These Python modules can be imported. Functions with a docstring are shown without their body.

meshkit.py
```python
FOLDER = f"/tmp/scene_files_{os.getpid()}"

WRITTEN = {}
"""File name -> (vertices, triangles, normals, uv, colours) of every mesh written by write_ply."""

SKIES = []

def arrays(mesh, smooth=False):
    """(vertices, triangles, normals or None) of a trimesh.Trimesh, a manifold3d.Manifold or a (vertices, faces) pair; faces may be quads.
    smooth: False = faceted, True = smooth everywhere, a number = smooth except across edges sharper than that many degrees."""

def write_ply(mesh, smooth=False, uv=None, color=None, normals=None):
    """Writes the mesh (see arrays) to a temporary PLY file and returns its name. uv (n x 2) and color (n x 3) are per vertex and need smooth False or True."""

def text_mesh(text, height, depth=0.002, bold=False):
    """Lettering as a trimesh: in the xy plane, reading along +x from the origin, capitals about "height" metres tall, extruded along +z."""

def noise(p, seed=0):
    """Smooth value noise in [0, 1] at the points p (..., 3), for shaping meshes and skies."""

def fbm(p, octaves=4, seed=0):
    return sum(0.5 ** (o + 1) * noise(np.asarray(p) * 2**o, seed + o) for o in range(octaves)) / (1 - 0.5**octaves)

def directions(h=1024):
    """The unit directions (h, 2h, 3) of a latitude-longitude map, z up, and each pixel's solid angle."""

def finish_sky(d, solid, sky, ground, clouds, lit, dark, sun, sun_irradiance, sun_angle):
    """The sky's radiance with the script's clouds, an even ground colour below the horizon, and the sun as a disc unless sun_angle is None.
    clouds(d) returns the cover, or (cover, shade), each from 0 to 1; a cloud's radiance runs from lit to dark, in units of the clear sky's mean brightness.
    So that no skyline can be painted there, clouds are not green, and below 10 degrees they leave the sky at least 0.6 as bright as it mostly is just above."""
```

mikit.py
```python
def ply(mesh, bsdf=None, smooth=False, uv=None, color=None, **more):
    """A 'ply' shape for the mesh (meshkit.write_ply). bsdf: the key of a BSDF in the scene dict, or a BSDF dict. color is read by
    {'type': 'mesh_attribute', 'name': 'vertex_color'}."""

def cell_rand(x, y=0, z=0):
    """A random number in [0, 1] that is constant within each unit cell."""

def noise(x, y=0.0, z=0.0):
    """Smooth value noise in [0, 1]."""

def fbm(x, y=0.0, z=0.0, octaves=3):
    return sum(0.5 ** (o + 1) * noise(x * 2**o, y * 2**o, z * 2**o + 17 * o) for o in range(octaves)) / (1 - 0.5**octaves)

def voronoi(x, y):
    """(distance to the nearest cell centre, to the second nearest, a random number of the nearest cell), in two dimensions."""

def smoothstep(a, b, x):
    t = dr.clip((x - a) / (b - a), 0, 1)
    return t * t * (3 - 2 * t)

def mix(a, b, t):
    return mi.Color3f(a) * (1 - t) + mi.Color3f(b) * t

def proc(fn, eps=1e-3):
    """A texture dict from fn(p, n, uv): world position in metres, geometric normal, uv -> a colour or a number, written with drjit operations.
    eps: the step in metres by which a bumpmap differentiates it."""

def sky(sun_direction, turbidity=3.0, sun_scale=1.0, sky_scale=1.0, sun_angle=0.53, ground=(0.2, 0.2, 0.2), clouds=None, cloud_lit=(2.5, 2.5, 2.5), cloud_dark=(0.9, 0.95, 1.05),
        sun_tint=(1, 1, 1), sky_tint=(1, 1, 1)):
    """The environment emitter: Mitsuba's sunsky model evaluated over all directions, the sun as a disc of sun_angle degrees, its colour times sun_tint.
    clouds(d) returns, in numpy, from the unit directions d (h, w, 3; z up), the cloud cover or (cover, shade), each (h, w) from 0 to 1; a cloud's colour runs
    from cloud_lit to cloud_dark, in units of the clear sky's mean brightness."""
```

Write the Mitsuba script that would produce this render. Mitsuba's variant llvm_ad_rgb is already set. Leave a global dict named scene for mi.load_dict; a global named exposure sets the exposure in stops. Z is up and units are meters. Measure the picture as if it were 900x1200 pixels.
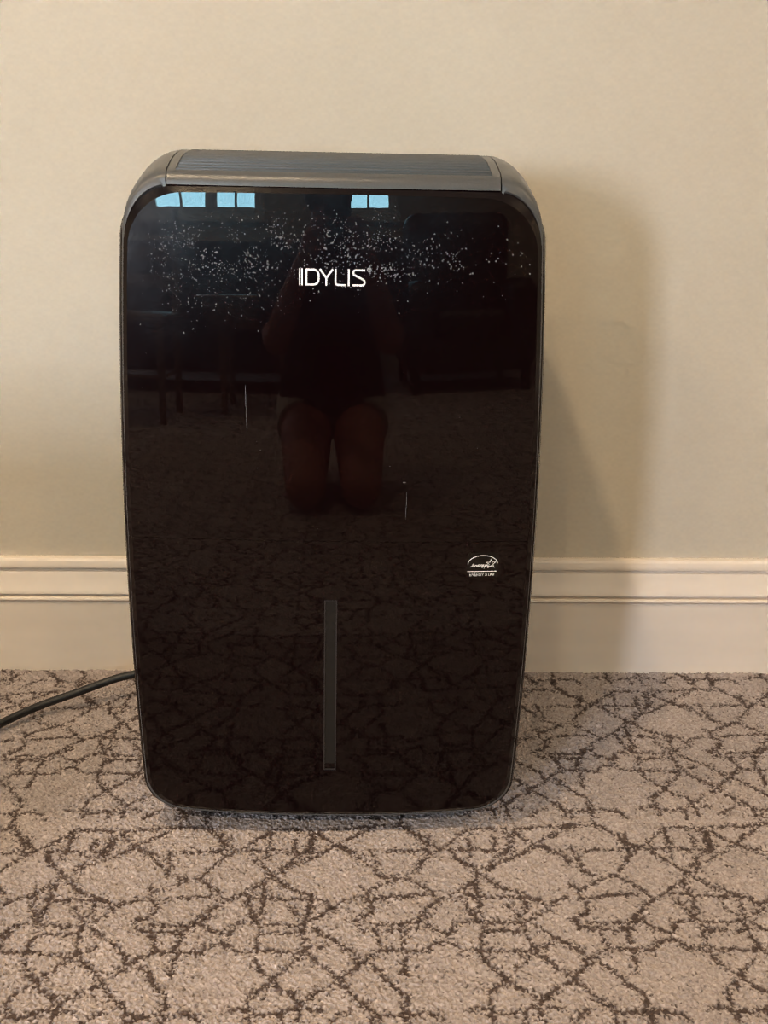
import math, random
import numpy as np, trimesh, manifold3d as m3, mitsuba as mi, drjit as dr
from scipy.spatial import Delaunay, cKDTree
from shapely.geometry import LineString, Polygon, box as sbox, Point
from shapely import affinity, union_all
import mikit, meshkit
from mikit import noise, fbm, smoothstep, mix

T = mi.ScalarTransform4f
scene, labels = {'type': 'scene'}, {}
rng = np.random.default_rng(7)

# ------------------------------------------------------------------ camera, sky, exposure
CAM_H, PITCH, ROLL = 0.753, math.radians(19.4), math.radians(0.25)
FWD = np.array([0, math.cos(PITCH), -math.sin(PITCH)])
UPV = np.array([0, math.sin(PITCH), math.cos(PITCH)])
CAM_UP = UPV * math.cos(ROLL) - np.array([1, 0, 0]) * math.sin(ROLL)
CAM = np.array([0, 0, CAM_H])
scene['camera'] = {'type': 'perspective', 'fov_axis': 'x', 'fov': math.degrees(2 * math.atan(450 / 1450)), 'near_clip': 0.02, 'far_clip': 100.0,
                   'to_world': T().look_at(origin=CAM.tolist(), target=(CAM + FWD).tolist(), up=CAM_UP.tolist())}
exposure = 0.0


# daylight comes through four windows in the wall behind the camera: sky-bright panes, one of them behind a white sunlit blind
DAY = np.array([0.38, 0.80, 1.0]) * 34.0
BLIND = np.array([0.80, 0.86, 1.0]) * 142.0
LAMP = np.array([1.0, 0.745, 0.462]) * 1180.0
CANS = [(-0.52, 0.30), (-1.9, 0.30), (2.1, 0.30), (-0.52, -1.7), (-1.9, -1.7), (1.2, -1.7)]
CEIL = 2.44

# ------------------------------------------------------------------ materials
def bsdf(name, d, two=True):
    scene[name] = {'type': 'twosided', 'bsdf': d} if two else d


def rgb(*c):
    return {'type': 'rgb', 'value': list(c)}


def rough(color, alpha=0.2, ior=1.5, **k):
    return {'type': 'roughplastic', 'diffuse_reflectance': color if isinstance(color, dict) else rgb(*color), 'alpha': alpha, 'int_ior': ior, 'nonlinear': True, **k}


def wall_color(p, n, uv):
    t = fbm(p.x * 6, p.y * 6, p.z * 6, 3)
    s = fbm(p.x * 260, p.y * 260, p.z * 260, 2)
    return mix((0.542, 0.486, 0.394), (0.577, 0.522, 0.428), t) * (0.955 + 0.09 * s)


def wall_bump(p, n, uv):
    return fbm(p.x * 170, p.y * 170, p.z * 170, 3)


bsdf('mat_wall', {'type': 'bumpmap', 'arbitrary': mikit.proc(wall_bump, 1.5e-3), 'scale': 0.0011, 'bsdf': {'type': 'diffuse', 'reflectance': mikit.proc(wall_color)}})


def ceiling_color(p, n, uv):
    return mix((0.80, 0.78, 0.73), (0.84, 0.82, 0.78), fbm(p.x * 9, p.y * 9, 0, 2))


bsdf('mat_ceiling', {'type': 'diffuse', 'reflectance': mikit.proc(ceiling_color)})


def trim_color(p, n, uv):
    return mix((0.88, 0.825, 0.755), (0.92, 0.865, 0.795), fbm(p.x * 14, p.y * 14, p.z * 60, 3))


bsdf('mat_trim', rough(mikit.proc(trim_color), 0.22))
bsdf('mat_carpet', {'type': 'diffuse', 'reflectance': {'type': 'mesh_attribute', 'name': 'vertex_color'}})


def body_color(p, n, uv):
    s = fbm(p.x * 900, p.y * 900, p.z * 900, 2)
    return mix((0.128, 0.129, 0.128), (0.152, 0.153, 0.152), s)


bsdf('mat_body', rough(mikit.proc(body_color), 0.14))
bsdf('mat_cavity', rough((0.012, 0.012, 0.012), 0.4))


def film(p, n, uv):      # handled, wiped plastic: cloudy film with a grain of its own
    return 0.03 + 0.12 * fbm(p.x * 38, p.y * 10, p.z * 30, 4)


def film_upper(p, n, uv):
    return 0.05 + 0.26 * fbm(p.x * 38, p.y * 10, p.z * 30, 4)


for _n, _f in (('mat_gloss', film_upper), ('mat_gloss_low', film)):
    bsdf(_n, {'type': 'blendbsdf', 'weight': mikit.proc(_f),
              'a': {'type': 'plastic', 'diffuse_reflectance': rgb(0.0032, 0.0008, 0.0011), 'int_ior': 1.37},
              'b': rough((0.0034, 0.0014, 0.002), 0.07, 1.37)})
bsdf('mat_pane', rough((0.022, 0.0215, 0.0205), 0.15))
bsdf('mat_edge', rough((0.05, 0.045, 0.045), 0.2))
bsdf('mat_print', {'type': 'diffuse', 'reflectance': rgb(0.86, 0.86, 0.88)})
bsdf('mat_print_dim', {'type': 'diffuse', 'reflectance': rgb(0.60, 0.60, 0.60)})
bsdf('mat_mark', {'type': 'diffuse', 'reflectance': rgb(0.33, 0.36, 0.40)})
bsdf('mat_sticker', rough((0.0016, 0.0012, 0.0012), 0.05))
bsdf('mat_dust', {'type': 'diffuse', 'reflectance': rgb(0.165, 0.175, 0.195)})
bsdf('mat_rubber', rough((0.012, 0.012, 0.013), 0.3))
bsdf('mat_white', rough((0.78, 0.77, 0.73), 0.2))


def wood_color(p, n, uv):
    g = fbm(p.x * 50, p.y * 50, p.z * 4, 3)
    return mix((0.20, 0.125, 0.072), (0.33, 0.215, 0.13), g)


bsdf('mat_wood', rough(mikit.proc(wood_color), 0.2))
bsdf('mat_navy', {'type': 'diffuse', 'reflectance': rgb(0.012, 0.013, 0.022)})
bsdf('mat_leather', rough((0.022, 0.012, 0.011), 0.3))
bsdf('mat_dark_leg', rough((0.012, 0.009, 0.008), 0.3))
bsdf('mat_skin', rough((0.50, 0.20, 0.145), 0.4, 1.4))
bsdf('mat_shirt', {'type': 'diffuse', 'reflectance': rgb(0.022, 0.018, 0.020)})
bsdf('mat_shorts', {'type': 'diffuse', 'reflectance': rgb(0.46, 0.42, 0.37)})
bsdf('mat_hair', rough((0.035, 0.02, 0.012), 0.35))
bsdf('mat_eye', rough((0.7, 0.7, 0.7), 0.1))
bsdf('mat_phone', rough((0.01, 0.01, 0.012), 0.12))
bsdf('mat_lampface', {'type': 'diffuse', 'reflectance': rgb(0.8, 0.8, 0.8)})


# ------------------------------------------------------------------ helpers
def add(key, mesh, mat, label=None, cat=None, group=None, kind=None, smooth=False, tw=None, **k):
    d = mikit.ply(mesh, mat, smooth=smooth, **k)
    if tw is not None:
        d['to_world'] = tw
    scene[key] = d
    tag(key, label, cat, group, kind)
    return d


def tag(key, label=None, cat=None, group=None, kind=None):
    e = {a: b for a, b in (('label', label), ('category', cat), ('group', group), ('kind', kind)) if b}
    if e:
        labels[key] = e


def num(base, i):
    return base if i == 0 else f'{base}_{i:03d}'


def bx(x0, x1, y0, y1, z0, z1):
    b = trimesh.creation.box((x1 - x0, y1 - y0, z1 - z0))
    b.apply_translation(((x0 + x1) / 2, (y0 + y1) / 2, (z0 + z1) / 2))
    return b


def rbox(x0, x1, y0, y1, z0, z1, r=0.01, n=12):
    s = m3.Manifold.sphere(r, n)
    parts = [s.translate((x, y, z)) for x in (x0 + r, x1 - r) for y in (y0 + r, y1 - r) for z in (z0 + r, z1 - r)]
    return m3.Manifold.batch_hull(parts)


def man(mesh):
    return m3.Manifold(m3.Mesh(np.asarray(mesh.vertices, np.float32), np.asarray(mesh.faces, np.uint32)))


def tri(m):
    q = m.to_mesh()
    return trimesh.Trimesh(q.vert_properties[:, :3], q.tri_verts, process=False)


def cat(ms):
    return trimesh.util.concatenate(list(ms))


def tube(pts, r, sides=12, caps=True):
    p = np.asarray(pts, float)
    t = np.gradient(p, axis=0)
    t /= np.linalg.norm(t, axis=1, keepdims=True)
    up = np.array([0, 0, 1.0]) if abs(t[:, 2]).max() < 0.95 else np.array([0.3, 1.0, 0])
    a = np.cross(t, up)
    a /= np.linalg.norm(a, axis=1, keepdims=True)
    b = np.cross(a, t)
    ang = np.arange(sides) * 2 * np.pi / sides
    rr = np.broadcast_to(r, (len(p),))[:, None, None]
    v = p[:, None] + rr * (np.cos(ang)[None, :, None] * a[:, None] + np.sin(ang)[None, :, None] * b[:, None])
    v = v.reshape(-1, 3)
    f = []
    for i in range(len(p) - 1):
        for j in range(sides):
            k = (j + 1) % sides
            q = (i * sides + j, i * sides + k, (i + 1) * sides + k, (i + 1) * sides + j)
            f += [(q[0], q[2], q[1]), (q[0], q[3], q[2])]
    if caps:
        v = np.vstack([v, p[0], p[-1]])
        o = (len(p) - 1) * sides
        for j in range(sides):
            k = (j + 1) % sides
            f += [(len(v) - 2, j, k), (len(v) - 1, o + k, o + j)]
    m = trimesh.Trimesh(v, f, process=False)
    if m.volume < 0:
        m.invert()
    return m


def extrude_x(profile, x0, x1):
    """A (y, z) polygon swept along x."""
    p = Polygon(profile)
    m = trimesh.creation.extrude_polygon(p, x1 - x0, engine='earcut')
    v = np.array(m.vertices)
    m = trimesh.Trimesh(np.stack([v[:, 2] + x0, v[:, 0], v[:, 1]], 1), m.faces, process=False)
    if m.volume < 0:
        m.invert()
    return m


# ------------------------------------------------------------------ the room
YW, YB, XL, XR = 1.514, -3.9, -3.0, 2.8     # far wall, window wall, left, right
add('floor', bx(XL - .1, XR + .1, YB - .1, YW + .1, -0.10, -0.006), 'mat_trim', kind='structure', label='floor slab under the patterned carpet')
add('wall_far', bx(XL - .1, XR + .1, YW, YW + .1, -0.1, CEIL + .1), 'mat_wall', kind='structure', label='plain beige painted wall behind the dehumidifier')
add('wall_left', bx(XL - .1, XL, YB, YW, -0.1, CEIL + .1), 'mat_wall', kind='structure')
add('wall_right', bx(XR, XR + .1, YB, YW, -0.1, CEIL + .1), 'mat_wall', kind='structure')
WINDOWS = [(-2.66, -2.12, .90, 1.85), (-1.50, -1.02, 1.11, 1.58), (-0.98, -0.60, 1.11, 1.58), (0.12, 0.52, 1.11, 1.58)]
wn = man(bx(XL - .1, XR + .1, YB - .12, YB, -0.1, CEIL + .1))
for a, b, WZ0, WZ1 in WINDOWS:
    wn = wn - man(bx(a, b, YB - .2, YB + .1, WZ0, WZ1))
add('wall_near', wn, 'mat_wall', kind='structure')
for i, (a, b, WZ0, WZ1) in enumerate(WINDOWS):
    k = f'window_{i + 1}'
    fr = man(bx(a - .05, b + .05, YB - .03, YB + .02, WZ0 - .05, WZ1 + .05)) - man(bx(a + .03, b - .03, YB - .1, YB + .1, WZ0 + .03, WZ1 - .03))
    zm = (WZ0 + WZ1) / 2
    fr = fr + man(bx(a, b, YB - .025, YB + .01, zm - .015, zm + .015)) + man(bx((a + b) / 2 - .01, (a + b) / 2 + .01, YB - .025, YB + .01, WZ0, WZ1))
    fr = fr + man(bx(a - .08, b + .08, YB, YB + .05, WZ0 - .07, WZ0 - .05))
    add(k, fr, 'mat_trim', kind='structure')
    pane = trimesh.Trimesh([(a, YB - .02, WZ0), (b, YB - .02, WZ0), (b, YB - .02, WZ1), (a, YB - .02, WZ1)], [(0, 1, 2), (0, 2, 3)], process=False)
    pane.invert()
    add(k + ('__blind' if i == 0 else '__pane'), pane, 'mat_lampface', emitter={'type': 'area', 'radiance': rgb(*(BLIND if i == 0 else DAY).tolist())})

# ceiling with round openings for the recessed lamps
ce = man(bx(XL - .1, XR + .1, YB - .1, YW + .1, CEIL, CEIL + .1))
for x, y in CANS:
    ce = ce - m3.Manifold.cylinder(.4, .07, .07, 32).translate((x, y, CEIL - .1))
add('ceiling', ce, 'mat_ceiling', kind='structure')
for i, (x, y) in enumerate(CANS):
    k = num('ceiling_lamp', i)
    where = ['nearest the beige wall, above left of the dehumidifier', 'in the left corner by the beige wall', 'in the right corner by the beige wall',
             'in the middle of the window side', 'at the left end of the window side', 'at the right end of the window side'][i]
    tag(k, 'round recessed ceiling lamp ' + where, 'ceiling lamp', 'recessed lamps in the ceiling')
    ring = m3.Manifold.cylinder(.006, .092, .092, 40) - m3.Manifold.cylinder(.1, .062, .062, 40).translate((0, 0, -.05))
    can = m3.Manifold.cylinder(.09, .068, .068, 40) - m3.Manifold.cylinder(.084, .062, .062, 40).translate((0, 0, -.001))
    add(k + '__trim_ring', ring.translate((x, y, CEIL - .006)), 'mat_white')
    add(k + '__can', can.translate((x, y, CEIL)), 'mat_white', smooth=30)
    disc = trimesh.creation.cylinder(.05, .008, sections=32)
    disc.apply_translation((x, y, CEIL + .03))
    add(k + '__bulb', disc, 'mat_lampface', emitter={'type': 'area', 'radiance': rgb(*LAMP.tolist())})

# baseboards: a bead on top, a groove, a leaning face, a groove, a small bead, the flat board
def board(h=1.0):
    pr = [(0, .1575), (-.004, .1575), (-.0075, .1562), (-.0095, .1535), (-.0112, .1475), (-.0110, .1440), (-.0062, .1424), (-.0052, .1408), (-.0060, .1392),
          (-.0078, .1380), (-.0090, .1350), (-.0106, .128), (-.0130, .120), (-.0158, .1125), (-.0162, .1095), (-.0110, .1082), (-.0092, .1066), (-.0102, .1052),
          (-.0150, .1046), (-.0172, .1032), (-.0176, .1012), (-.0158, .0992), (-.0142, .0980), (-.0142, .001), (-.0142, -.006), (0, -.006)]
    return pr


add('baseboard_far', extrude_x([(YW + y, z) for y, z in board()], XL, XR), 'mat_trim', kind='structure', smooth=20,
    label='cream white moulded baseboard along the foot of the beige wall')
bl = extrude_x([(y, z) for y, z in board()], YB, YW)
v = np.array(bl.vertices)
add('baseboard_left', trimesh.Trimesh(np.stack([XL - v[:, 1], v[:, 0], v[:, 2]], 1), bl.faces[:, ::-1] * 1, process=False), 'mat_trim', kind='structure')
add('baseboard_right', trimesh.Trimesh(np.stack([XR + v[:, 1], v[:, 0], v[:, 2]], 1), bl.faces, process=False), 'mat_trim', kind='structure')
bn = extrude_x([(y, z) for y, z in board()], XL, XR)
v = np.array(bn.vertices)
add('baseboard_near', trimesh.Trimesh(np.stack([v[:, 0], YB - v[:, 1], v[:, 2]], 1), bn.faces[:, ::-1] * 1, process=False), 'mat_trim', kind='structure')

# ------------------------------------------------------------------ carpet: the woven crackle repeats every 208.5 x 309.7 mm
LINES = [[[85,118],[113,120],[137,123],[146,122]],[[36,120],[73,118]],[[13,81],[33,81],[38,83],[53,78],[72,80]],[[-64,1],[-38,4],[-15,6]],[[17,7],[36,3],[72,0],[91,-1]],[[36,119],[23,105],[11,89],[-3,78],[-16,61],[-27,43]],[[13,81],[21,64],[37,46],[49,29],[63,15],[77,8],[94,-1],[100,-14],[104,-19]],[[42,42],[53,24],[65,12]],[[51,45],[60,56],[75,64],[92,77],[104,88],[117,102],[133,114],[144,126]],[[49,49],[61,68],[74,77],[75,102],[75,118]],[[80,110],[78,75]],[[35,119],[34,95],[33,66]],[[62,102],[60,81]],[[84,114],[94,98],[104,88],[117,78],[129,67],[136,56]],[[109,86],[128,76]],[[-31,35],[-18,21],[-10,11],[-6,4],[2,-2]],[[37,46],[38,31],[24,17],[9,5],[0,-3],[-11,-10],[-18,-23],[-31,-36]],[[38,31],[34,17],[36,3],[36,-14],[38,-24]],[[100,-14],[112,-4],[124,1]],[[81,-34],[97,-21]],[[-9,107],[-10,76]],[[-17,107],[-14,91]],[[21,0],[28,-24],[33,-37]],[[63,-11],[72,-24],[79,-34]],[[83,-1],[80,-24]],[[146,126],[167,122],[179,124]],[[178,122],[186,109],[195,97],[209,85]],[[171,147],[172,126],[184,111]],[[155,78],[169,80],[185,78],[197,84]],[[140,82],[145,56],[145,41],[157,35],[166,33],[177,35]],[[138,13],[153,23],[165,30]],[[131,20],[136,13],[136,-1],[142,-5],[139,-21],[127,-31]],[[1,-63],[9,-67],[14,-75],[36,-75],[56,-77],[74,-79],[83,-71]],[[4,-52],[13,-36]],[[17,-153],[30,-150],[35,-155]],[[37,-43],[35,-62],[34,-77],[37,-92],[44,-103],[53,-113],[61,-126],[74,-133],[78,-143]],[[53,-113],[61,-104],[73,-89],[80,-77]],[[53,-115],[44,-125],[35,-133],[36,-145],[37,-158],[38,-168]],[[37,-155],[48,-158],[64,-154],[78,-148],[86,-137],[97,-126]],[[36,-52],[51,-48],[67,-49],[78,-48]],[[33,-36],[48,-37],[64,-38],[77,-37],[77,-50],[80,-68]],[[85,-40],[92,-47],[103,-58],[110,-64],[117,-70]],[[83,-74],[89,-88],[98,-97],[106,-107],[111,-114]],[[13,-36],[32,-33]],[[32,-20],[33,-36]],[[91,-74],[97,-68]],[[104,-124],[111,-115]],[[88,-151],[96,-153]],[[65,-156],[65,-171]],[[79,-151],[79,-166]],[[123,-34],[136,-28],[142,-18]],[[126,-37],[129,-45],[147,-47],[162,-47],[179,-46]],[[139,-37],[159,-39],[182,-38],[197,-25]],[[193,-38],[199,-46],[209,-49],[216,-54],[220,-45]],[[174,-47],[169,-72]],[[144,-44],[149,-63],[153,-75]],[[153,-75],[171,-75],[192,-78],[199,-66],[212,-63]],[[117,-72],[126,-79],[128,-93]],[[111,-115],[122,-104],[142,-81],[153,-75]],[[173,-75],[172,-93],[170,-108]],[[141,-96],[151,-107],[160,-122],[171,-133],[173,-144],[168,-157]],[[113,-115],[120,-127],[128,-138],[138,-149],[147,-158],[166,-158],[189,-156],[200,-159],[206,-170]],[[103,-169],[112,-159],[122,-152]],[[135,-141],[142,-159],[142,-172]],[[149,-159],[148,-172]],[[174,-157],[173,-172]]]
PER = np.array([208.5, 309.7])
segs = np.array([(a, b) for l in LINES for a, b in zip(l[:-1], l[1:])], float)
segs = np.concatenate([segs + np.array([i, j]) * PER for i in (-1, 0, 1) for j in (-1, 0, 1)])
keep = (np.maximum(segs[:, 0], segs[:, 1]) > -12).all(1) & (np.minimum(segs[:, 0], segs[:, 1]) < PER + 12).all(1)
segs = segs[keep]
gx, gy = np.meshgrid(np.arange(209) + .5, np.arange(310) + .5)
tile_p = np.stack([gx, gy], -1).reshape(-1, 2) * (PER / [209, 310])
dist = np.full(len(tile_p), 99.0)
for a, b in segs:
    d = b - a
    t = np.clip(((tile_p - a) @ d) / (d @ d), 0, 1)
    dist = np.minimum(dist, np.linalg.norm(tile_p - a - t[:, None] * d, axis=1))
dist = dist.reshape(310, 209)
LAT = np.linalg.inv(np.array([[.2085, -.0019], [.0035, .3097]]))


def carpet_colors(x, y, fine):
    w = np.stack([x, y, 0 * x], -1)
    jx = x + (0.0026 * (meshkit.fbm(w * 130, 3, 11) - .5) + .0012 * rng.normal(size=x.shape)) * 1.0
    jy = y + (0.0026 * (meshkit.fbm(w * 130, 3, 12) - .5) + .0012 * rng.normal(size=x.shape)) * 1.0
    uv = np.stack([jx - .0571, jy - 1.0128], -1) @ LAT.T
    uv -= np.floor(uv)
    iu, iv = np.minimum((uv[..., 0] * 209).astype(int), 208), np.minimum((uv[..., 1] * 310).astype(int), 309)
    d = dist[iv, iu]
    width = 2.2 + 1.6 * (meshkit.fbm(w * 45, 2, 5) - .5)
    r = rng.random(x.shape)
    patch = meshkit.fbm(w * 30, 2, 21)
    dark = np.where(d < width, r < .90, np.where(d < width + 4.0, r < .17, np.where(patch > .60, r < .05, r < .012)))
    base = np.array([.345, .296, .280])[None] * (0.74 + .52 * rng.random(x.shape + (1,)))
    base = base * (0.94 + .16 * (meshkit.fbm(w * 16, 3, 31) - .3))[..., None]
    light = rng.random(x.shape) < .05
    base = np.where(light[..., None], base * 1.3, base)
    line = np.array([.072, .053, .047])[None] * (0.6 + .9 * rng.random(x.shape + (1,)))
    return np.where(dark[..., None], line, base), dark


def grid_faces(ny, nx):
    i, j = np.meshgrid(np.arange(ny - 1), np.arange(nx - 1), indexing='ij')
    a = (i * nx + j).ravel()
    alt = ((i + j) % 2 == 0).ravel()
    f1 = np.where(alt[:, None], np.stack([a, a + 1, a + nx + 1], 1), np.stack([a, a + 1, a + nx], 1))
    f2 = np.where(alt[:, None], np.stack([a, a + nx + 1, a + nx], 1), np.stack([a + 1, a + nx + 1, a + nx], 1))
    return np.vstack([f1, f2])


def carpet_patch(x0, x1, y0, y1, step, jit, hgt):
    xs, ys = np.linspace(x0, x1, int((x1 - x0) / step) + 1), np.linspace(y0, y1, int((y1 - y0) / step) + 1)
    X, Y = np.meshgrid(xs, ys)
    e = np.ones_like(X)
    e[:, [0, -1]] = 0
    e[[0, -1]] = 0
    X = X + e * jit * step * (rng.random(X.shape) - .5)
    Y = Y + e * jit * step * (rng.random(X.shape) - .5)
    x, y = X.ravel(), Y.ravel()
    c, dark = carpet_colors(x, y, True)
    w = np.stack([x, y, 0 * x], -1)
    z = -hgt * rng.random(x.shape) - .002 * (meshkit.fbm(w * 90, 2, 41) - .5) - .0004
    z = np.where(dark, z - .0006, z) - .0011
    return np.stack([x, y, z], 1), grid_faces(*X.shape), c


FX0, FX1, FY0, FY1 = -0.80, 0.80, 0.62, YW - .013
pieces = [carpet_patch(FX0, FX1, FY0, FY1, .0018, .8, .0026), carpet_patch(FX0, FX1, -1.2, FY0, .0042, .8, .0024)]
for x0, x1, y0, y1 in ((XL, FX0, -1.2, FY1), (FX1, XR, -1.2, FY1), (XL, XR, YB, -1.2)):
    pieces.append(carpet_patch(x0, x1, y0, y1, .012, .5, .001))
o, V, Fc, Cc = 0, [], [], []
for v, f, c in pieces:
    V.append(v); Fc.append(f + o); Cc.append(c)
    o += len(v)
add('carpet', trimesh.Trimesh(np.vstack(V), np.vstack(Fc), process=False), 'mat_carpet', color=np.vstack(Cc), kind='stuff',
    label='taupe wall to wall carpet with a brown crackle line pattern', cat='carpet')

# ------------------------------------------------------------------ dehumidifier (own coordinates: x across, y back from the front, z up)
DEV = T().translate([-.0565, 1.110, 0.0]).rotate([0, 0, 1], 1.5).rotate([0, 1, 0], 1.0)
RX, RZ, Z0 = 2.5, 4.0, 0.25


def bulge(x, z):
    return x * x / (2 * RX) + (z - Z0) ** 2 / (2 * RZ)


def half_width(z):
    return .2015 - .10 * (z - .32) ** 2


def outline(inset, zt, zb=.0145, rt=.052, rb=.042, wf=1.0, bow=0.0):
    """Closed outline in (x, z), counter-clockwise from the bottom centre, always with the same number of points."""
    n_arc, n_side = 14, 30
    zt, zb = zt - inset, zb + inset
    def hw(z):
        return half_width(z) * wf - inset
    right = []
    xb = hw(zb + rb) - rb
    for t in np.linspace(0, 1, 13)[:-1]:
        right.append((xb * t, zb + .004 * t ** 3))
    for a in np.linspace(-90, 0, n_arc + 1)[:-1]:
        right.append((xb + rb * math.cos(math.radians(a)), zb + .004 + (rb - .004) * (1 + math.sin(math.radians(a)))))
    for z in np.linspace(zb + rb, zt - rt, n_side + 1)[:-1]:
        right.append((hw(z), z))
    xt = hw(zt - rt) - rt if bow else .1496
    rx = hw(zt - rt) - xt
    for a in np.linspace(0, 90, n_arc + 1):
        right.append((xt + rx * math.cos(math.radians(a)), zt - rt + rt * math.sin(math.radians(a))))
    if bow:                                   # the panel: a gently arched top edge
        xe = right[-1][0]
        for t in np.linspace(0, 1, 13)[1:]:
            right.append((xe * (1 - t), zt + bow * (1 - (1 - t) ** 2)))
    else:                                     # the shell: a step on each side where the lid sits
        right += [(x, zt) for x in [.1490, .1488, .1478] + list(np.linspace(.14, 0, 9))]
    right = np.array(right)
    left = right[1:-1][::-1] * [-1, 1]
    return np.vstack([right, left])


def fit(x, y, z):
    """Real size of what was measured on a flat front: the front is domed."""
    k = (1.110 + (z - Z0) ** 2 / (2 * RZ)) / 1.122
    return x * k, y, CAM_H + (z - CAM_H) * k


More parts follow.
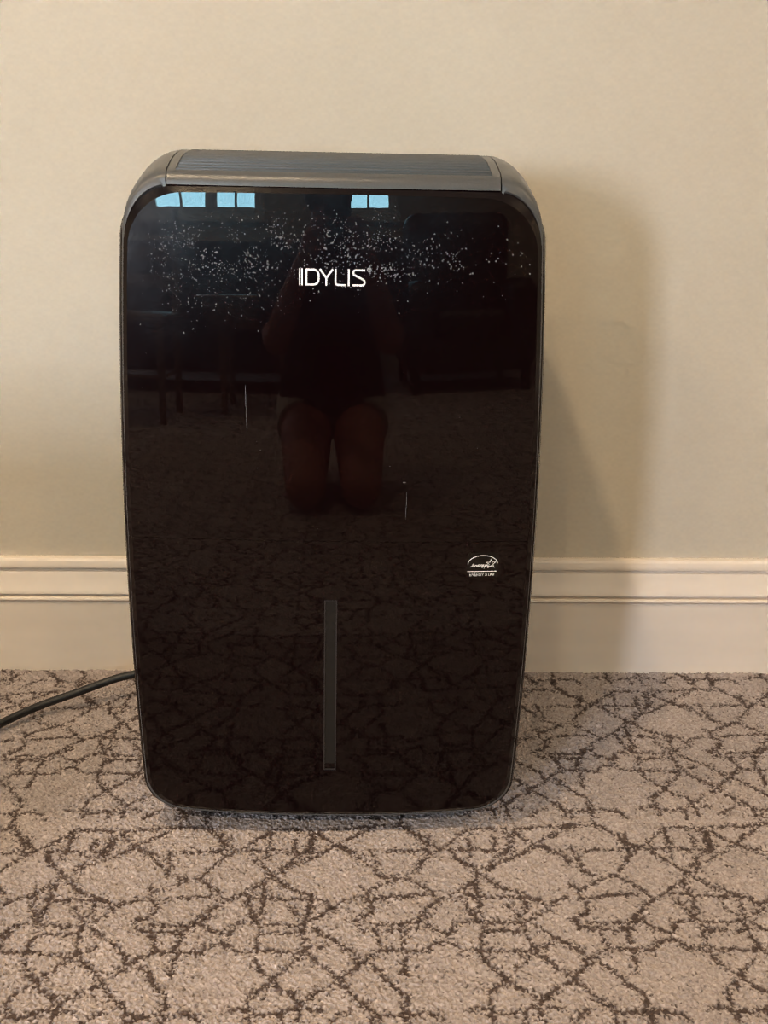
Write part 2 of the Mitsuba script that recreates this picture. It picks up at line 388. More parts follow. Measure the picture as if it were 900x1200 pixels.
# panel: back ring, rim ring, chamfer, domed face
def panel_solid():
    rings = [(0.0003, .0125), (0.0003, .0080), (.0018, .0046), (.0086, 0.0)]
    P = []
    for ins, dy in rings:
        o = outline(ins, .6622, rt=.0515, bow=.0012)
        P.append(np.stack([o[:, 0], bulge(o[:, 0], o[:, 1]) + dy, o[:, 1]], 1))
    n = len(P[0])
    v = np.vstack(P)
    f = []
    for r in range(len(P) - 1):
        for j in range(n):
            k = (j + 1) % n
            a, b, c, d = r * n + j, r * n + k, (r + 1) * n + k, (r + 1) * n + j
            f += [(a, b, c), (a, c, d)]
    o3 = P[-1][:, [0, 2]]
    gx, gz = np.meshgrid(np.linspace(-.2, .2, 61), np.linspace(.02, .66, 98))
    g = np.stack([gx.ravel(), gz.ravel()], 1)
    poly = Polygon(o3)
    inner = poly.buffer(-.003)
    g = g[[inner.contains(Point(q)) for q in g]]
    pts = np.vstack([o3, g])
    tr = Delaunay(pts).simplices
    cen = pts[tr].mean(1)
    pb = poly.buffer(1e-7)
    tr = tr[[pb.contains(Point(q)) for q in cen]]
    e = pts[tr]
    cr = (e[:, 1, 0] - e[:, 0, 0]) * (e[:, 2, 1] - e[:, 0, 1]) - (e[:, 1, 1] - e[:, 0, 1]) * (e[:, 2, 0] - e[:, 0, 0])
    tr = tr[np.abs(cr) > 1e-12]
    cr = cr[np.abs(cr) > 1e-12]
    tr[cr < 0] = tr[cr < 0][:, ::-1]
    base = (len(P) - 1) * n
    gv = np.stack([g[:, 0], bulge(g[:, 0], g[:, 1]), g[:, 1]], 1)
    off = len(v)
    v = np.vstack([v, gv, [[0, bulge(0, .33) + .0125, .33]]])
    idx = np.where(tr < n, tr + base, tr - n + off)
    f = np.vstack([np.array(f), idx, [(len(v) - 1, (j + 1) % n, j) for j in range(n)]])
    x, y, z = fit(v[:, 0], v[:, 1], v[:, 2])
    m = trimesh.Trimesh(np.stack([x, y, z], 1), f, process=False)
    if m.volume < 0:
        m.invert()
    return man(m)


panel = panel_solid()
SEAM = .3315
upper = panel.trim_by_plane((0.0, 0, 1.0), SEAM + .00012)
bucket = panel.trim_by_plane((0.0, 0, -1.0), -(SEAM - .00012))
SL = (-.0062, .0066, .0785, .2705)     # water window x0 x1 z0 z1
bucket = bucket - man(bx(SL[0], SL[1], -.02, .006, SL[2], SL[3]))
D = 'dehumidifier'
tag(D, 'tall glossy black dehumidifier with a louvred grey top standing on the carpet', 'dehumidifier')
add(D + '__front_panel', upper, 'mat_gloss', smooth=24, tw=DEV, label='glossy black domed upper front panel with dust specks')
add(D + '__bucket', bucket, 'mat_gloss_low', smooth=24, tw=DEV, label='glossy black bucket front below the seam')
ring = man(bx(SL[0], SL[1], 0, .0042, SL[2], SL[3])) - man(bx(SL[0] + .0013, SL[1] - .0013, -.01, .02, SL[2] + .0013, SL[3] - .0013))
yb = .004
def bend(m, dy):
    q = tri(m) if not isinstance(m, trimesh.Trimesh) else m
    v = np.array(q.vertices)
    v[:, 1] += bulge(v[:, 0], v[:, 2]) + dy
    return trimesh.Trimesh(v, q.faces, process=False)


add(D + '__bucket__window_frame', bend(ring.refine_to_length(.02), .0007), 'mat_edge', tw=DEV, label='thin grey frame of the water level window')
add(D + '__bucket__water_window', bend(man(bx(SL[0] + .0013, SL[1] - .0013, 0, .001, SL[2] + .0013, SL[3] - .0013)).refine_to_length(.02), .0026), 'mat_pane', tw=DEV,
    label='narrow upright smoked water level window')

# shell
TOP = [(.0235, .6600), (.0242, .6645), (.0262, .6680), (.0300, .6710), (.0370, .6735), (.0500, .6757), (.0680, .6787), (.0860, .6810), (.110, .6824), (.134, .6828),
       (.165, .6822), (.200, .6800), (.235, .6755), (.262, .6690), (.284, .6600), (.296, .6480)]
_tp = np.array(TOP)
_s = np.r_[0, np.cumsum(np.linalg.norm(np.diff(_tp, axis=0), axis=1))]
_fine = np.linspace(0, _s[-1], 400)


def top_at(s):
    y = np.interp(s, _s, _tp[:, 0]); z = np.interp(s, _s, _tp[:, 1])
    return y, z


def sm(a):
    k = np.hanning(19); k /= k.sum()
    return np.convolve(np.pad(a, 9, mode='reflect', reflect_type='odd'), k, mode='valid')


_fy, _fz = sm(np.interp(_fine, _s, _tp[:, 0])), sm(np.interp(_fine, _s, _tp[:, 1]))


def top_smooth(s):
    return np.interp(s, _fine, _fy), np.interp(s, _fine, _fz)


LID_S = float(np.interp(.212, _tp[:, 0], _s))      # the lid ends here
ss = np.r_[np.linspace(0, .03, 14), np.linspace(.035, LID_S, 16), LID_S + .0006, np.linspace(LID_S + .008, _s[-1], 12)]
secs = []
ytop0 = top_smooth(0)[0]
for s in ss:
    y, z = top_smooth(s)
    back = max(0, (y - .20) / .096)
    ins = .0
    if s < .006:
        ins = .0022 * (1 - s / .006) ** 2
    ins += .020 * max(0, (y - .262) / .034) ** 2
    rt = .052 + .004 * min(1, max(0, (y - .03) / .06))
    o = outline(0, z, zb=.0165 + .02 * back ** 2, rt=rt, wf=.984 - .02 * back)
    cx, cz = 0, .33
    # inset sides and bottom only; the top follows the profile
    d = np.stack([np.sign(o[:, 0]) * np.minimum(1, np.abs(o[:, 0]) / .12) ** 4, np.where(o[:, 1] < .1, np.clip((.1 - o[:, 1]) / .09, 0, 1), 0)], 1)
    o = o + np.stack([-d[:, 0] * ins, d[:, 1] * ins], 1)
    k = max(0.0, 1 - max(0, y - .0235) / .10)
    b0 = bulge(0, .66)
    yy = y + k * (bulge(o[:, 0], o[:, 1]) - b0)
    if s <= LID_S:
        low = (np.abs(o[:, 0]) < .1489) & (o[:, 1] > .6)
        o[low, 1] -= .012
    secs.append(np.stack([o[:, 0], yy, o[:, 1]], 1))
# a first section that runs inward behind the panel
f0 = secs[0].copy()
f0[:, 2] = .33 + (f0[:, 2] - .33) * .985
f0[:, 1] += .005
secs = [f0] + secs
n = len(secs[0])
v = np.vstack(secs + [secs[0].mean(0)[None], secs[-1].mean(0)[None]])
f = []
for r in range(len(secs) - 1):
    for j in range(n):
        k = (j + 1) % n
        a, b, c, d = r * n + j, r * n + k, (r + 1) * n + k, (r + 1) * n + j
        f += [(a, b, c), (a, c, d)]
o = (len(secs) - 1) * n
for j in range(n):
    k = (j + 1) % n
    f += [(len(v) - 2, k, j), (len(v) - 1, o + j, o + k)]
x, y, z = fit(v[:, 0], v[:, 1], v[:, 2])
shell = trimesh.Trimesh(np.stack([x, v[:, 1], z], 1), f, process=False)
if shell.volume < 0:
    shell.invert()
add(D + '__body', shell, 'mat_body', smooth=35, tw=DEV, label='dark grey satin plastic shell with rounded shoulders')


def lid_points(xs, s, off):
    """Points of the lid skin at arc lengths s and positions xs, sunk by off below the skin."""
    y, z = top_smooth(s)
    e = 1e-3
    y1, z1 = top_smooth(s + e); y0, z0 = top_smooth(s - e)
    ty, tz = y1 - y0, z1 - z0
    l = np.hypot(ty, tz)
    ny, nz = -tz / l, ty / l
    y, z = y - ny * off, z - nz * off
    k = np.clip(1 - np.maximum(0, y - .0235) / .10, 0, 1)
    X, Y = np.meshgrid(xs, y)
    Z = np.repeat(z[:, None], len(xs), 1)
    Y = Y + k[:, None] * X ** 2 / (2 * RX)
    x, _, zz = fit(X, Y, Z)
    return np.stack([x, Y, zz], -1)


def slab(xs, s, off0, off1):
    """A curved plate of the lid: skin at off0, underside at off1."""
    A, B = lid_points(xs, s, off0), lid_points(xs, s, off1)
    ny, nx = A.shape[:2]
    v = np.vstack([A.reshape(-1, 3), B.reshape(-1, 3)])
    N = ny * nx
    q = []
    for i in range(ny - 1):
        for j in range(nx - 1):
            a = i * nx + j
            q.append((a, a + 1, a + nx + 1, a + nx))
            q.append((N + a, N + a + nx, N + a + nx + 1, N + a + 1))
    for i in range(ny - 1):
        a, b = i * nx, i * nx + nx - 1
        q.append((a, a + nx, N + a + nx, N + a))
        q.append((b, N + b, N + b + nx, b + nx))
    for j in range(nx - 1):
        a, b = j, (ny - 1) * nx + j
        q.append((a, N + a, N + a + 1, a + 1))
        q.append((b, b + 1, N + b + 1, N + b))
    q = np.array(q)
    m = trimesh.Trimesh(v, np.vstack([q[:, [0, 1, 2]], q[:, [0, 2, 3]]]), process=False)
    if m.volume < 0:
        m.invert()
    return m


LW, GW = .1480, .1408
SA, SB = float(np.interp(.0335, _fy, _fine)), float(np.interp(.190, _fy, _fine))
lid = [slab(np.linspace(-LW, LW, 31), np.linspace(0.0, SA, 12), 0, .003),
       slab(np.linspace(-LW, LW, 31), np.linspace(SB, LID_S, 6), 0, .003),
       slab(np.linspace(-LW, -GW, 3), np.linspace(SA, SB, 40), 0, .003),
       slab(np.linspace(GW, LW, 3), np.linspace(SA, SB, 40), 0, .003)]
add(D + '__lid', cat(lid), 'mat_body', smooth=30, tw=DEV, label='grey top lid with a louvred air outlet')
# cavity under the louvres
pitch = .0106
s, i = SA + .0022, 0
while s + .0052 < SB:
    A = slab(np.linspace(-GW + .0003, GW - .0003, 13), s + np.array([0, .0003, .0010, .0020, .0032, .0040]), np.array([.0080, .0014, .0000, -.0004, .0002, .0080]), .0086)
    add(D + '__lid__' + num('slat', i), A, 'mat_body', smooth=30, tw=DEV)
    s += pitch
    i += 1

# base tray and castors
tray = rbox(-.16, .16, .05, .27, .011, .034, .006)
add(D + '__base_tray', tray, 'mat_cavity', smooth=30, tw=DEV)
i = 0
for sx in (-1, 1):
    for y in (.07, .235):
        w = trimesh.creation.cylinder(.0085, .012, sections=20)
        w.apply_transform(trimesh.transformations.rotation_matrix(math.pi / 2, [0, 1, 0]))
        w.apply_translation((sx * .14, y, .0092 + (.0024 if sx > 0 else -.0024)))
        add(D + '__' + num('castor', i), w, 'mat_rubber', smooth=30, tw=DEV)
        i += 1


# print on the front: strokes in panel coordinates, a fifth of a millimetre proud
def printed(polys, depth=.0003, dy=-.0002, fitted=True):
    ms = []
    for p in polys:
        for g in getattr(p, 'geoms', [p]):
            if g.is_empty:
                continue
            m = trimesh.creation.extrude_polygon(g, depth, engine='earcut')
            v = np.array(m.vertices)
            m = trimesh.Trimesh(np.stack([v[:, 0], -v[:, 2], v[:, 1]], 1), m.faces, process=False)
            ms.append(m)
    m = cat(ms)
    v = np.array(m.vertices)
    ly = v[:, 1].copy()
    b = bulge(v[:, 0], v[:, 2])
    x, _, z = fit(v[:, 0], b, v[:, 2])
    m = trimesh.Trimesh(np.stack([x, b + ly, z], 1), m.faces, process=False)
    return m


def stroke(pts, w, cap=2, join=2):
    return LineString(pts).buffer(w / 2, cap_style=cap, join_style=join, mitre_limit=4)


def arc(cx, cy, rx, ry, a0, a1, n=14):
    a = np.radians(np.linspace(a0, a1, n))
    return [(cx + rx * math.cos(t), cy + ry * math.sin(t)) for t in a]


K, LX, LZ = .0001024, -.0310, .5742     # letter units (a tenth of a millimetre), left foot of the word
def word(u):                                # units -> panel coordinates
    return affinity.affine_transform(u, [K, 0, 0, K, LX, LZ])


W = 18
I1 = [sbox(0, 0, 5, 150), sbox(10, 0, 15, 150), sbox(21, 0, 36, 150)]
Dl = stroke([(66, 9), (66, 141), (120, 141)] + arc(128, 96, 45, 45, 80, 10, 8) + [(174, 80), (174, 66)] + arc(128, 54, 45, 45, -10, -80, 8) + [(120, 9), (57, 9)], W, 2, 1)
Yl = union_all([stroke([(184, 147), (241, 70), (299, 147)], W, 2, 2), stroke([(241, 76), (241, 0)], W)])
Ll = stroke([(322, 150), (322, 38)] + arc(346, 33, 24, 24, 190, 262, 6) + [(352, 9), (418, 9)], W)
I2 = sbox(430, 0, 448, 150)
Sl = stroke([(582, 141), (505, 141)] + arc(500, 118, 22, 23, 90, 235, 9) + [(494, 96), (560, 62)] + arc(556, 35, 24, 26, 55, -80, 9) + [(552, 9), (472, 9)], W, 2, 1)
add(D + '__front_panel__logo', printed([word(g) for g in I1 + [Dl, Yl, Ll, I2, Sl]]), 'mat_print', tw=DEV, label='white printed word IDYLIS with a triple first stroke')
reg = union_all([Point(619, 147).buffer(20).difference(Point(619, 147).buffer(14)), stroke([(613, 138), (613, 156), (620, 156), (624, 152), (620, 147), (613, 147)], 4), stroke([(618, 147), (625, 138)], 4)])
add(D + '__front_panel__registered_mark', printed([word(reg)]), 'mat_mark', tw=DEV)

# the small label on the bucket front
KX = .0293 / 390
SX, SZ = .1346, .3128
def lab(u):                                 # crop units, y down
    return affinity.affine_transform(u, [KX, 0, 0, -KX, SX - 225 * KX, SZ + 135 * KX])


P0 = 250
art = [stroke([(226, 262)] + [(420 + 196 * math.cos(t), 252 - 116 * math.sin(t)) for t in np.radians(np.linspace(176, 12, 26))] + [(616, 246)], 12)]
star = []
for i in range(10):
    r = 62 if i % 2 == 0 else 26
    t = math.radians(-92 + 36 * i)
    star.append((528 + r * math.cos(t), 252 + r * math.sin(t)))
art.append(stroke(star + [star[0], star[1]], 9))
script = [[(258, 292), (285, 284), (305, 262), (296, 254), (284, 270), (288, 292), (308, 290), (322, 270)], [(322, 270), (318, 294)], [(320, 280), (336, 266), (342, 274), (340, 292), (352, 288)],
          [(352, 280), (366, 276), (372, 266), (360, 264), (354, 282), (364, 292), (380, 284)], [(380, 284), (388, 264), (400, 266)], [(420, 268), (404, 266), (398, 284), (412, 286), (424, 264), (412, 308)],
          [(432, 266), (432, 286), (448, 282), (458, 262), (438, 312)], [(452, 286), (470, 268), (488, 306)], [(478, 262), (496, 300)]]
art += [stroke(s, 10, 1, 1) for s in script]
art.append(sbox(220, 352, 608, 364))
art = [lab(a) for a in art]
stk = sbox(SX - .0005, SZ - .0212, SX + .0302, SZ + .0030)
add(D + '__bucket__label', printed([stk], .00012, 0), 'mat_sticker', tw=DEV, label='small black energy saving label with white print')
txt = meshkit.text_mesh('ENERGY STAR', 44, 3)
tb = txt.bounds
v = np.array(txt.vertices)
v[:, 0] = (v[:, 0] - tb[0, 0]) / (tb[1, 0] - tb[0, 0]) * 328 + 250
v[:, 1] = 424 - v[:, 1]
tz = v[:, 2] / 3 * .0003
px, pz = SX + (v[:, 0] - 225) * KX, SZ + (135 - v[:, 1]) * KX
b = bulge(px, pz)
fx, _, fz = fit(px, b, pz)
txt = trimesh.Trimesh(np.stack([fx, b - tz, fz], 1), txt.faces, process=False)
add(D + '__bucket__label_print', cat([printed(art), txt]), 'mat_print_dim', tw=DEV, label='white arc, star and words ENERGY STAR')

# dust and dried splashes on the upper front: small flat domes, each where it lies
def dome(x, z, rx, rz, h):
    a = np.arange(7) * 2 * np.pi / 7
    k = np.vstack([np.stack([x + rx * np.cos(a), np.zeros(7), z + rz * np.sin(a)], 1), [[x, -h, z]]])
    return k, np.array([(7, (j + 1) % 7, j) for j in range(7)])


drops = []
def rnd_band(n, x0, x1, zc, zs, r):
    for _ in range(n):
        x = rng.uniform(x0, x1)
        z = rng.normal(zc, zs)
        clump = meshkit.fbm(np.array([x * 55, 0.3, z * 70]), 2, 77) + .10 * rng.normal()
        if clump < .47:
            continue
        rr = min(.00070, 1.12 * r * math.exp(rng.normal(0, .55)))
        drops.append((x, z, rr, rr * rng.uniform(.7, 1.4)))


rnd_band(760, -.165, -.045, .603, .016, .00026)
rnd_band(760, -.155, -.030, .588, .022, .00024)
rnd_band(560, -.060, .055, .610, .016, .00030)
rnd_band(300, -.030, .060, .598, .014, .00036)
rnd_band(220, .045, .120, .599, .014, .00036)
rnd_band(130, .030, .090, .588, .012, .00042)
rnd_band(60, .110, .180, .596, .012, .00042)
rnd_band(70, -.185, -.06, .56, .02, .00024)
rnd_band(60, -.19, .19, .45, .15, .00016)
for x, z, r in [(-.1045, .6020, .0022), (-.1555, .6035, .0018), (-.0590, .5950, .0014), (.0615, .6075, .0014), (.0665, .6010, .0012), (.0520, .5900, .0016), (.0630, .5905, .0013), (.0950, .6120, .0015),
                (.1050, .6230, .0014), (.0200, .6000, .0014), (.0300, .6200, .0013), (.0090, .6080, .0013), (-.0140, .6150, .0012), (.1380, .6000, .0013), (.1560, .5960, .0012), (.0820, .5950, .0014)]:
    drops.append((x, z, r * .50, r * .55))
drops += [(-.0805, .4700, .00024, .0120), (-.0800, .4480, .00014, .0130), (.0720, .3650, .00014, .0150), (.0695, .3880, .0016, .0006)]
V, Fd, o = [], [], 0
for x, z, rx, rz in drops:
    if not (abs(x) < .184 and .3 < z < .648):
        continue
    k, f = dome(x, z, rx, rz, min(.00035, rx * .3))
    ly = k[:, 1].copy()
    b = bulge(k[:, 0], k[:, 2])
    X, _, Z = fit(k[:, 0], b, k[:, 2])
    V.append(np.stack([X, b + ly - .00008, Z], 1)); Fd.append(f + o)
    o += len(k)
add(D + '__front_panel__dust_specks', trimesh.Trimesh(np.vstack(V), np.vstack(Fd), process=False), 'mat_dust', tw=DEV, kind='stuff',
    label='pale dust specks and dried splashes scattered over the upper front')

# power cord: leaves low at the back, arcs left onto the carpet, runs on to a wall outlet out of view
from scipy.interpolate import CubicSpline
ck = np.array([(-.20, 1.345, .062), (-.262, 1.398, .048), (-.320, 1.415, .034), (-.345, 1.412, .028), (-.378, 1.397, .021), (-.424, 1.372, .0135), (-.466, 1.333, .0080), (-.510, 1.272, .0062), (-.62, 1.22, .0062), (-.76, 1.27, .0062), (-.88, 1.40, .02), (-.92, 1.47, .12), (-.92, 1.475, .26), (-.92, 1.468, .300), (-.92, 1.49, .303)])
tt = np.r_[0, np.cumsum(np.linalg.norm(np.diff(ck, axis=0), axis=1))]
cp = CubicSpline(tt, ck)(np.linspace(0, tt[-1], 150))
add(D + '__power_cord', tube(cp, .0050, 12), 'mat_rubber', smooth=40, label='black power cord trailing to the left over the carpet')
add(D + '__power_cord__plug', rbox(-.935, -.905, 1.475, 1.507, .285, .322, .005), 'mat_rubber', smooth=40)
add('wall_outlet', rbox(-.957, -.883, YW - .007, YW + .002, .246, .361, .003) - man(bx(-.93, -.91, YW - .02, YW - .004, .26, .285)), 'mat_white', 'white wall outlet plate low on the beige wall, left of the dehumidifier', 'outlet')

# ------------------------------------------------------------------ the side of the room behind the camera, which the glossy front mirrors
def legs_at(key, pts, r0, r1, z1, mat, z0=0.0):
    for i, (x, y) in enumerate(pts):
        add(key + '__' + num('leg', i), tube([(x, y, z0), (x, y, (z0 + z1) / 2), (x, y, z1)], [r1, (r0 + r1) / 2, r0], 14), mat, smooth=40)


# round table with a deep apron
k, cx, cy = 'round_table', -.44, -1.95
tag(k, 'round wooden table with a deep curved apron, by the kneeling person', 'table')
top = m3.Manifold.revolve(m3.CrossSection([[(0, .525), (.315, .525), (.328, .532), (.328, .542), (.320, .549), (0, .549)]]), 64)
add(k + '__tabletop', top.translate((cx, cy, 0)), 'mat_wood', smooth=30)
apr = m3.Manifold.revolve(m3.CrossSection([[(.225, .40), (.255, .40), (.292, .46), (.295, .526), (.270, .526), (.267, .46)]]), 64)
add(k + '__apron', apr.translate((cx, cy, 0)), 'mat_wood', smooth=30)
legs_at(k, [(cx + .23 * math.cos(a), cy + .23 * math.sin(a)) for a in (math.pi / 4, 3 * math.pi / 4, 5 * math.pi / 4, 7 * math.pi / 4)], .026, .016, .53, 'mat_wood')

# wooden chair
k, cx, cy = 'wooden_chair', -1.04, -1.62
tag(k, 'brown wooden chair with a slatted back, beside the round table', 'chair')
add(k + '__seat', rbox(cx - .21, cx + .21, cy - .21, cy + .21, .43, .465, .012), 'mat_wood', smooth=30)
legs_at(k, [(cx - .18, cy + .18), (cx + .18, cy + .18)], .022, .016, .44, 'mat_wood')
for i, sx in enumerate((-1, 1)):
    add(k + '__' + num('back_post', i), tube([(cx + sx * .185, cy - .17, 0), (cx + sx * .185, cy - .185, .45), (cx + sx * .185, cy - .23, .92)], [.017, .023, .017], 14), 'mat_wood', smooth=40)
for i, z in enumerate((.60, .72, .84)):
    yy = cy - .185 - .045 * (z - .45) / .47
    add(k + '__' + num('back_slat', i), rbox(cx - .185, cx + .185, yy - .01, yy + .01, z - .03, z + .03, .008), 'mat_wood', smooth=30)
for i, (a, b) in enumerate((((-.18, .18), (.18, .18)), ((-.18, .18), (-.185, -.175)), ((.18, .18), (.185, -.175)))):
    add(k + '__' + num('stretcher', i), tube([(cx + a[0], cy + a[1], .2), (cx + b[0], cy + b[1], .2)], .009, 10), 'mat_wood', smooth=40)

# storage ottoman left of the dehumidifier, just out of the picture: keeps the daylight off the foot of the wall there
k = 'storage_ottoman'
tag(k, 'brown upholstered storage ottoman with a padded lid, left of the dehumidifier', 'ottoman')
x0, x1, y0, y1 = -1.35, -.64, .35, .70
add(k + '__box', rbox(x0 + .01, x1 - .01, y0 + .01, y1 - .01, .05, .43, .02), 'mat_leather', smooth=40)
add(k + '__lid', rbox(x0, x1, y0, y1, .432, .512, .03), 'mat_leather', smooth=40)
legs_at(k, [(x0 + .06, y1 - .06), (x1 - .06, y1 - .06), (x0 + .06, y0 + .06), (x1 - .06, y0 + .06)], .024, .018, .06, 'mat_dark_leg')

# sofa below the windows
k = 'sofa'
tag(k, 'long dark navy sofa on short legs under the windows', 'sofa')
x0, x1, y0, y1 = -1.95, .22, -3.25, -2.45
add(k + '__seat_base', rbox(x0 + .02, x1 - .02, y0 + .02, y1 - .03, .12, .30, .03), 'mat_navy', smooth=40)
add(k + '__backrest', rbox(x0 + .02, x1 - .02, y0, y0 + .22, .14, .86, .06), 'mat_navy', smooth=40)
for i, (a, b) in enumerate(((x0, x0 + .2), (x1 - .2, x1))):
    add(k + '__' + num('armrest', i), rbox(a, b, y0 + .03, y1, .12, .60, .06), 'mat_navy', smooth=40)
w = (x1 - x0 - .4) / 3
for i in range(3):
    a = x0 + .2 + i * w
    add(k + '__' + num('seat_cushion', i), rbox(a + .004, a + w - .004, y0 + .2, y1 - .01, .29, .44, .045), 'mat_navy', smooth=40)
    add(k + '__' + num('back_cushion', i), rbox(a + .004, a + w - .004, y0 + .16, y0 + .36, .43, .84, .06), 'mat_navy', smooth=40)
legs_at(k, [(x0 + .08, y1 - .08), (x1 - .08, y1 - .08), (x0 + .08, y0 + .1), (x1 - .08, y0 + .1)], .03, .022, .14, 'mat_dark_leg')

# armchair
k = 'armchair'
tag(k, 'broad dark brown leather armchair on short legs, right of the sofa', 'armchair')
x0, x1, y0, y1 = .47, 1.34, -3.2, -2.40
add(k + '__seat_base', rbox(x0 + .03, x1 - .03, y0 + .05, y1 - .03, .11, .30, .03), 'mat_leather', smooth=40)
add(k + '__backrest', rbox(x0 + .05, x1 - .05, y0, y0 + .26, .14, 1.02, .08), 'mat_leather', smooth=40)
for i, (a, b) in enumerate(((x0, x0 + .2), (x1 - .2, x1))):
    add(k + '__' + num('armrest', i), rbox(a, b, y0 + .05, y1, .11, .62, .07), 'mat_leather', smooth=40)
add(k + '__seat_cushion', rbox(x0 + .2, x1 - .2, y0 + .22, y1 - .01, .29, .46, .05), 'mat_leather', smooth=40)
legs_at(k, [(x0 + .06, y1 - .05), (x1 - .06, y1 - .05), (x0 + .06, y0 + .1), (x1 - .06, y0 + .1)], .035, .028, .13, 'mat_dark_leg')


# the person who kneels on the carpet and takes the picture
def sph(p, r, n=20):
    return m3.Manifold.sphere(r, n).translate(tuple(float(q) for q in p))


def chain(pts):
    return [m3.Manifold.batch_hull([sph(a[:3], a[3]), sph(b[:3], b[3])]) for a, b in zip(pts[:-1], pts[1:])]


def ell(c, r):
    return m3.Manifold.sphere(1, 36).scale(tuple(r)).translate(tuple(c))


def soft(parts, ln, it=10):
    m = m3.Manifold.batch_boolean(parts, m3.OpType.Add).refine_to_length(ln)
    q = tri(m)
    q.merge_vertices()
    trimesh.smoothing.filter_taubin(q, lamb=.5, nu=.53, iterations=it)
    return q


PX = -.03
body = []
for s, kx in ((-1, PX - .085), (1, PX + .080)):
    hip = (PX + s * .085, -.455, .235)
    knee = (kx, -.140, .066)
    body += chain([(*hip, .090), ((hip[0] + kx) / 2, -.30, .165, .080), (*knee, .060)])
    body += chain([(*knee, .060), (kx, -.32, .060, .055), (kx, -.53, .048, .036)])
    body += chain([(kx, -.53, .048, .036), (kx, -.58, .036, .034), (kx + s * .01, -.65, .023, .024), (kx + s * .015, -.71, .017, .015)])
body.append(m3.Manifold.batch_hull([ell((PX, -.45, .26), (.165, .120, .10)), ell((PX, -.41, .40), (.135, .100, .09))]))
body.append(m3.Manifold.batch_hull([ell((PX, -.41, .40), (.135, .100, .09)), ell((PX, -.345, .56), (.155, .105, .10))]))
body.append(m3.Manifold.batch_hull([ell((PX, -.345, .56), (.155, .105, .10)), ell((PX, -.31, .655), (.150, .085, .055))]))
body += chain([(PX, -.31, .66, .058), (PX - .01, -.26, .775, .052)])
HC = np.array((PX - .012, -.205, .885))
body.append(ell(HC + (0, -.012, .03), (.074, .092, .088)))
body.append(m3.Manifold.batch_hull([ell(HC + (0, .012, -.005), (.066, .075, .07)), ell(HC + (0, .042, -.075), (.034, .030, .026))]))
body += chain([(*(HC + (0, .088, .012)), .008), (*(HC + (0, .106, -.022)), .013)])
body += chain([(*(HC + (-.022, .076, -.052)), .007), (*(HC + (0, .084, -.052)), .009), (*(HC + (.022, .076, -.052)), .007)])
for s in (-1, 1):
    body.append(ell(HC + (s * .074, -.008, -.005), (.010, .020, .031)))
# arms to the phone
LENS = CAM - FWD * .008
PH = LENS - np.array([1, 0, 0]) * .020 - UPV * .052
XV = np.array([1.0, 0, 0])
def ph(a, b, c):     # phone coordinates: right, up, towards the room ahead
    return PH + XV * a + UPV * b + FWD * c


fingers = []
for s in (-1, 1):
    sh = np.array((PX + s * .170, -.315, .645))
    el = np.array((PX + s * .165, -.190, .445))
    wr = ph(s * .092, -.095, -.045)
    body += chain([(*sh, .055), (*((sh + el) / 2), .046), (*el, .040)])
    body += chain([(*el, .040), (*(el * .55 + wr * .45), .037), (*wr, .026)])
    body += chain([(PX + s * .10, -.31, .65, .055), (*sh, .055)])
    palm = [ph(s * .062, -.050, -.028), ph(s * .060, -.005, -.022), ph(s * .074, -.02, -.03)]
    body.append(m3.Manifold.batch_hull([sph(wr, .024), sph(palm[0], .017), sph(palm[1], .013), sph(palm[2], .015)]))
    for j, (b0, ln) in enumerate(((.018, 1.0), (-.004, 1.05), (-.026, 1.0), (-.047, .85))):
        p0 = ph(s * .062, b0 - .004, -.022)
        p1 = ph(s * .056, b0 + .004, -.003)
        p2 = ph(s * (.050), b0 + .008, .009)
        p3 = ph(s * (.050 - .022 * ln), b0 + .010, .0115)
        fingers.append(((*p0, .0095), (*p1, .0085), (*p2, .0078), (*p3, .0068)))
    t0, t1, t2 = ph(s * .060, -.045, -.028), ph(s * .040, -.030, -.020), ph(s * .020, -.018, -.016)
    fingers.append(((*t0, .012), (*t1, .0098), (*t2, .0085)))
for fg in fingers:
    body += chain(list(fg))
pm = soft(body, .012, 6)
P = 'person'
add(P, pm, 'mat_skin', 'kneeling person in a dark top and short trousers taking the picture with a phone', 'person', smooth=True)
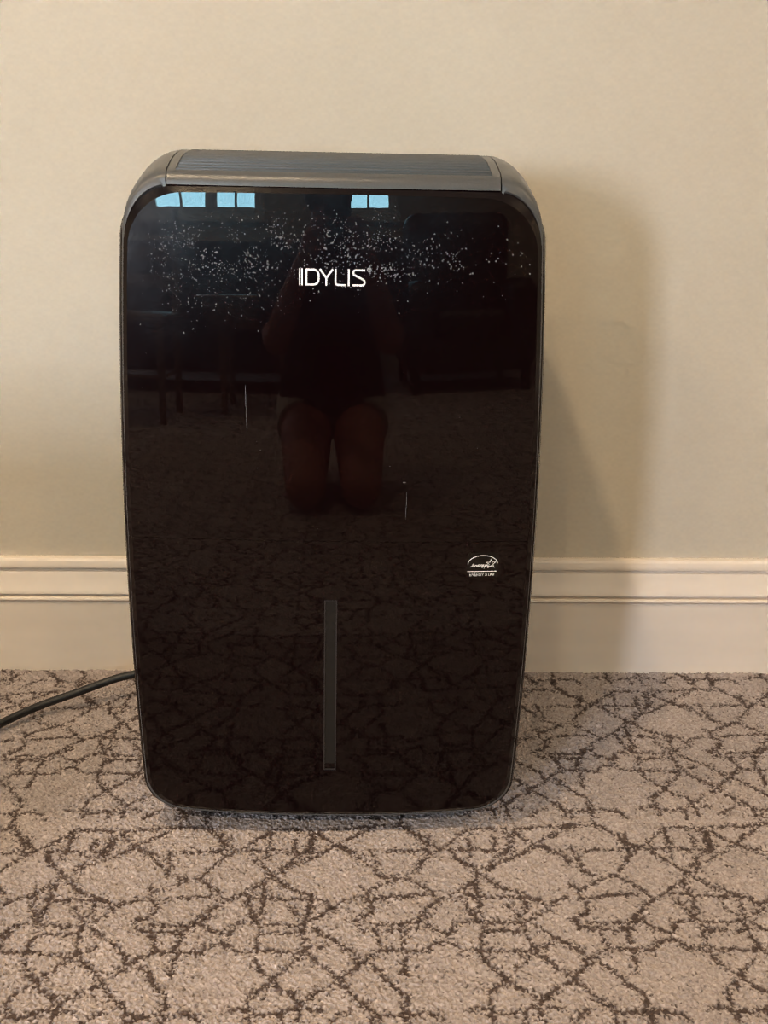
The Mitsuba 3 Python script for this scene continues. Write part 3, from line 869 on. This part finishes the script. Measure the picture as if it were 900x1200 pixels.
# clothing
shirt = [m3.Manifold.batch_hull([ell((PX, -.44, .27), (.178, .145, .07)), ell((PX, -.41, .40), (.152, .118, .09))]),
         m3.Manifold.batch_hull([ell((PX, -.41, .40), (.152, .118, .09)), ell((PX, -.345, .56), (.172, .122, .10))]),
         m3.Manifold.batch_hull([ell((PX, -.345, .56), (.172, .122, .10)), ell((PX, -.31, .66), (.165, .096, .058))])]
for s in (-1, 1):
    sh = np.array((PX + s * .170, -.315, .645)); el = np.array((PX + s * .165, -.190, .445))
    shirt += chain([(*sh, .066), (*(sh * .3 + el * .7), .058)])
add(P + '__shirt', soft(shirt, .014, 8), 'mat_shirt', smooth=True, label='loose dark short sleeved top')
for i, s in enumerate((-1, 1)):
    kx = PX + s * .08
    sh = chain([(PX + s * .085, -.455, .238, .104), (PX + s * .085, -.36, .192, .096)])
    q = m3.Manifold.batch_boolean(sh, m3.OpType.Add).trim_by_plane((0, -1.0, .45), .40)
    add(P + '__' + num('shorts_leg', i), tri(q.refine_to_length(.02)), 'mat_shorts', smooth=40, label='light grey beige shorts with a plain hem')
hair = m3.Manifold.batch_hull([ell(HC + (0, -.022, .038), (.086, .096, .090)), ell(HC + (0, -.055, -.06), (.075, .055, .075))])
hair = hair - ell(HC + (0, .085, -.035), (.070, .075, .105))
add(P + '__hair', soft([hair], .01, 8), 'mat_hair', smooth=True, label='dark brown chin length hair')
for i, s in enumerate((-1, 1)):
    add(P + '__' + num('eye', i), tri(sph(HC + (s * .030, .074, .006), .0115, 16)), 'mat_eye', smooth=True)

# phone, lens just behind the camera's place
phm = tri(rbox(-.0355, .0355, -.0735, .0735, -.0038, .0038, .0036))
R = np.eye(4)
R[:3, 0], R[:3, 1], R[:3, 2], R[:3, 3] = XV, UPV, -FWD, PH
phm.apply_transform(R)
add('smartphone', phm, 'mat_phone', 'dark smartphone held upright in both hands of the kneeling person', 'phone', smooth=40)
lm = tri(m3.Manifold.cylinder(.0016, .009, .009, 28))
lm.apply_transform(np.block([[np.stack([XV, UPV, FWD], 1), (PH + XV * .020 + UPV * .030 + FWD * .0036)[:, None]], [np.zeros((1, 3)), np.ones((1, 1))]]))
add('smartphone__camera_lens', lm, 'mat_phone', smooth=40)
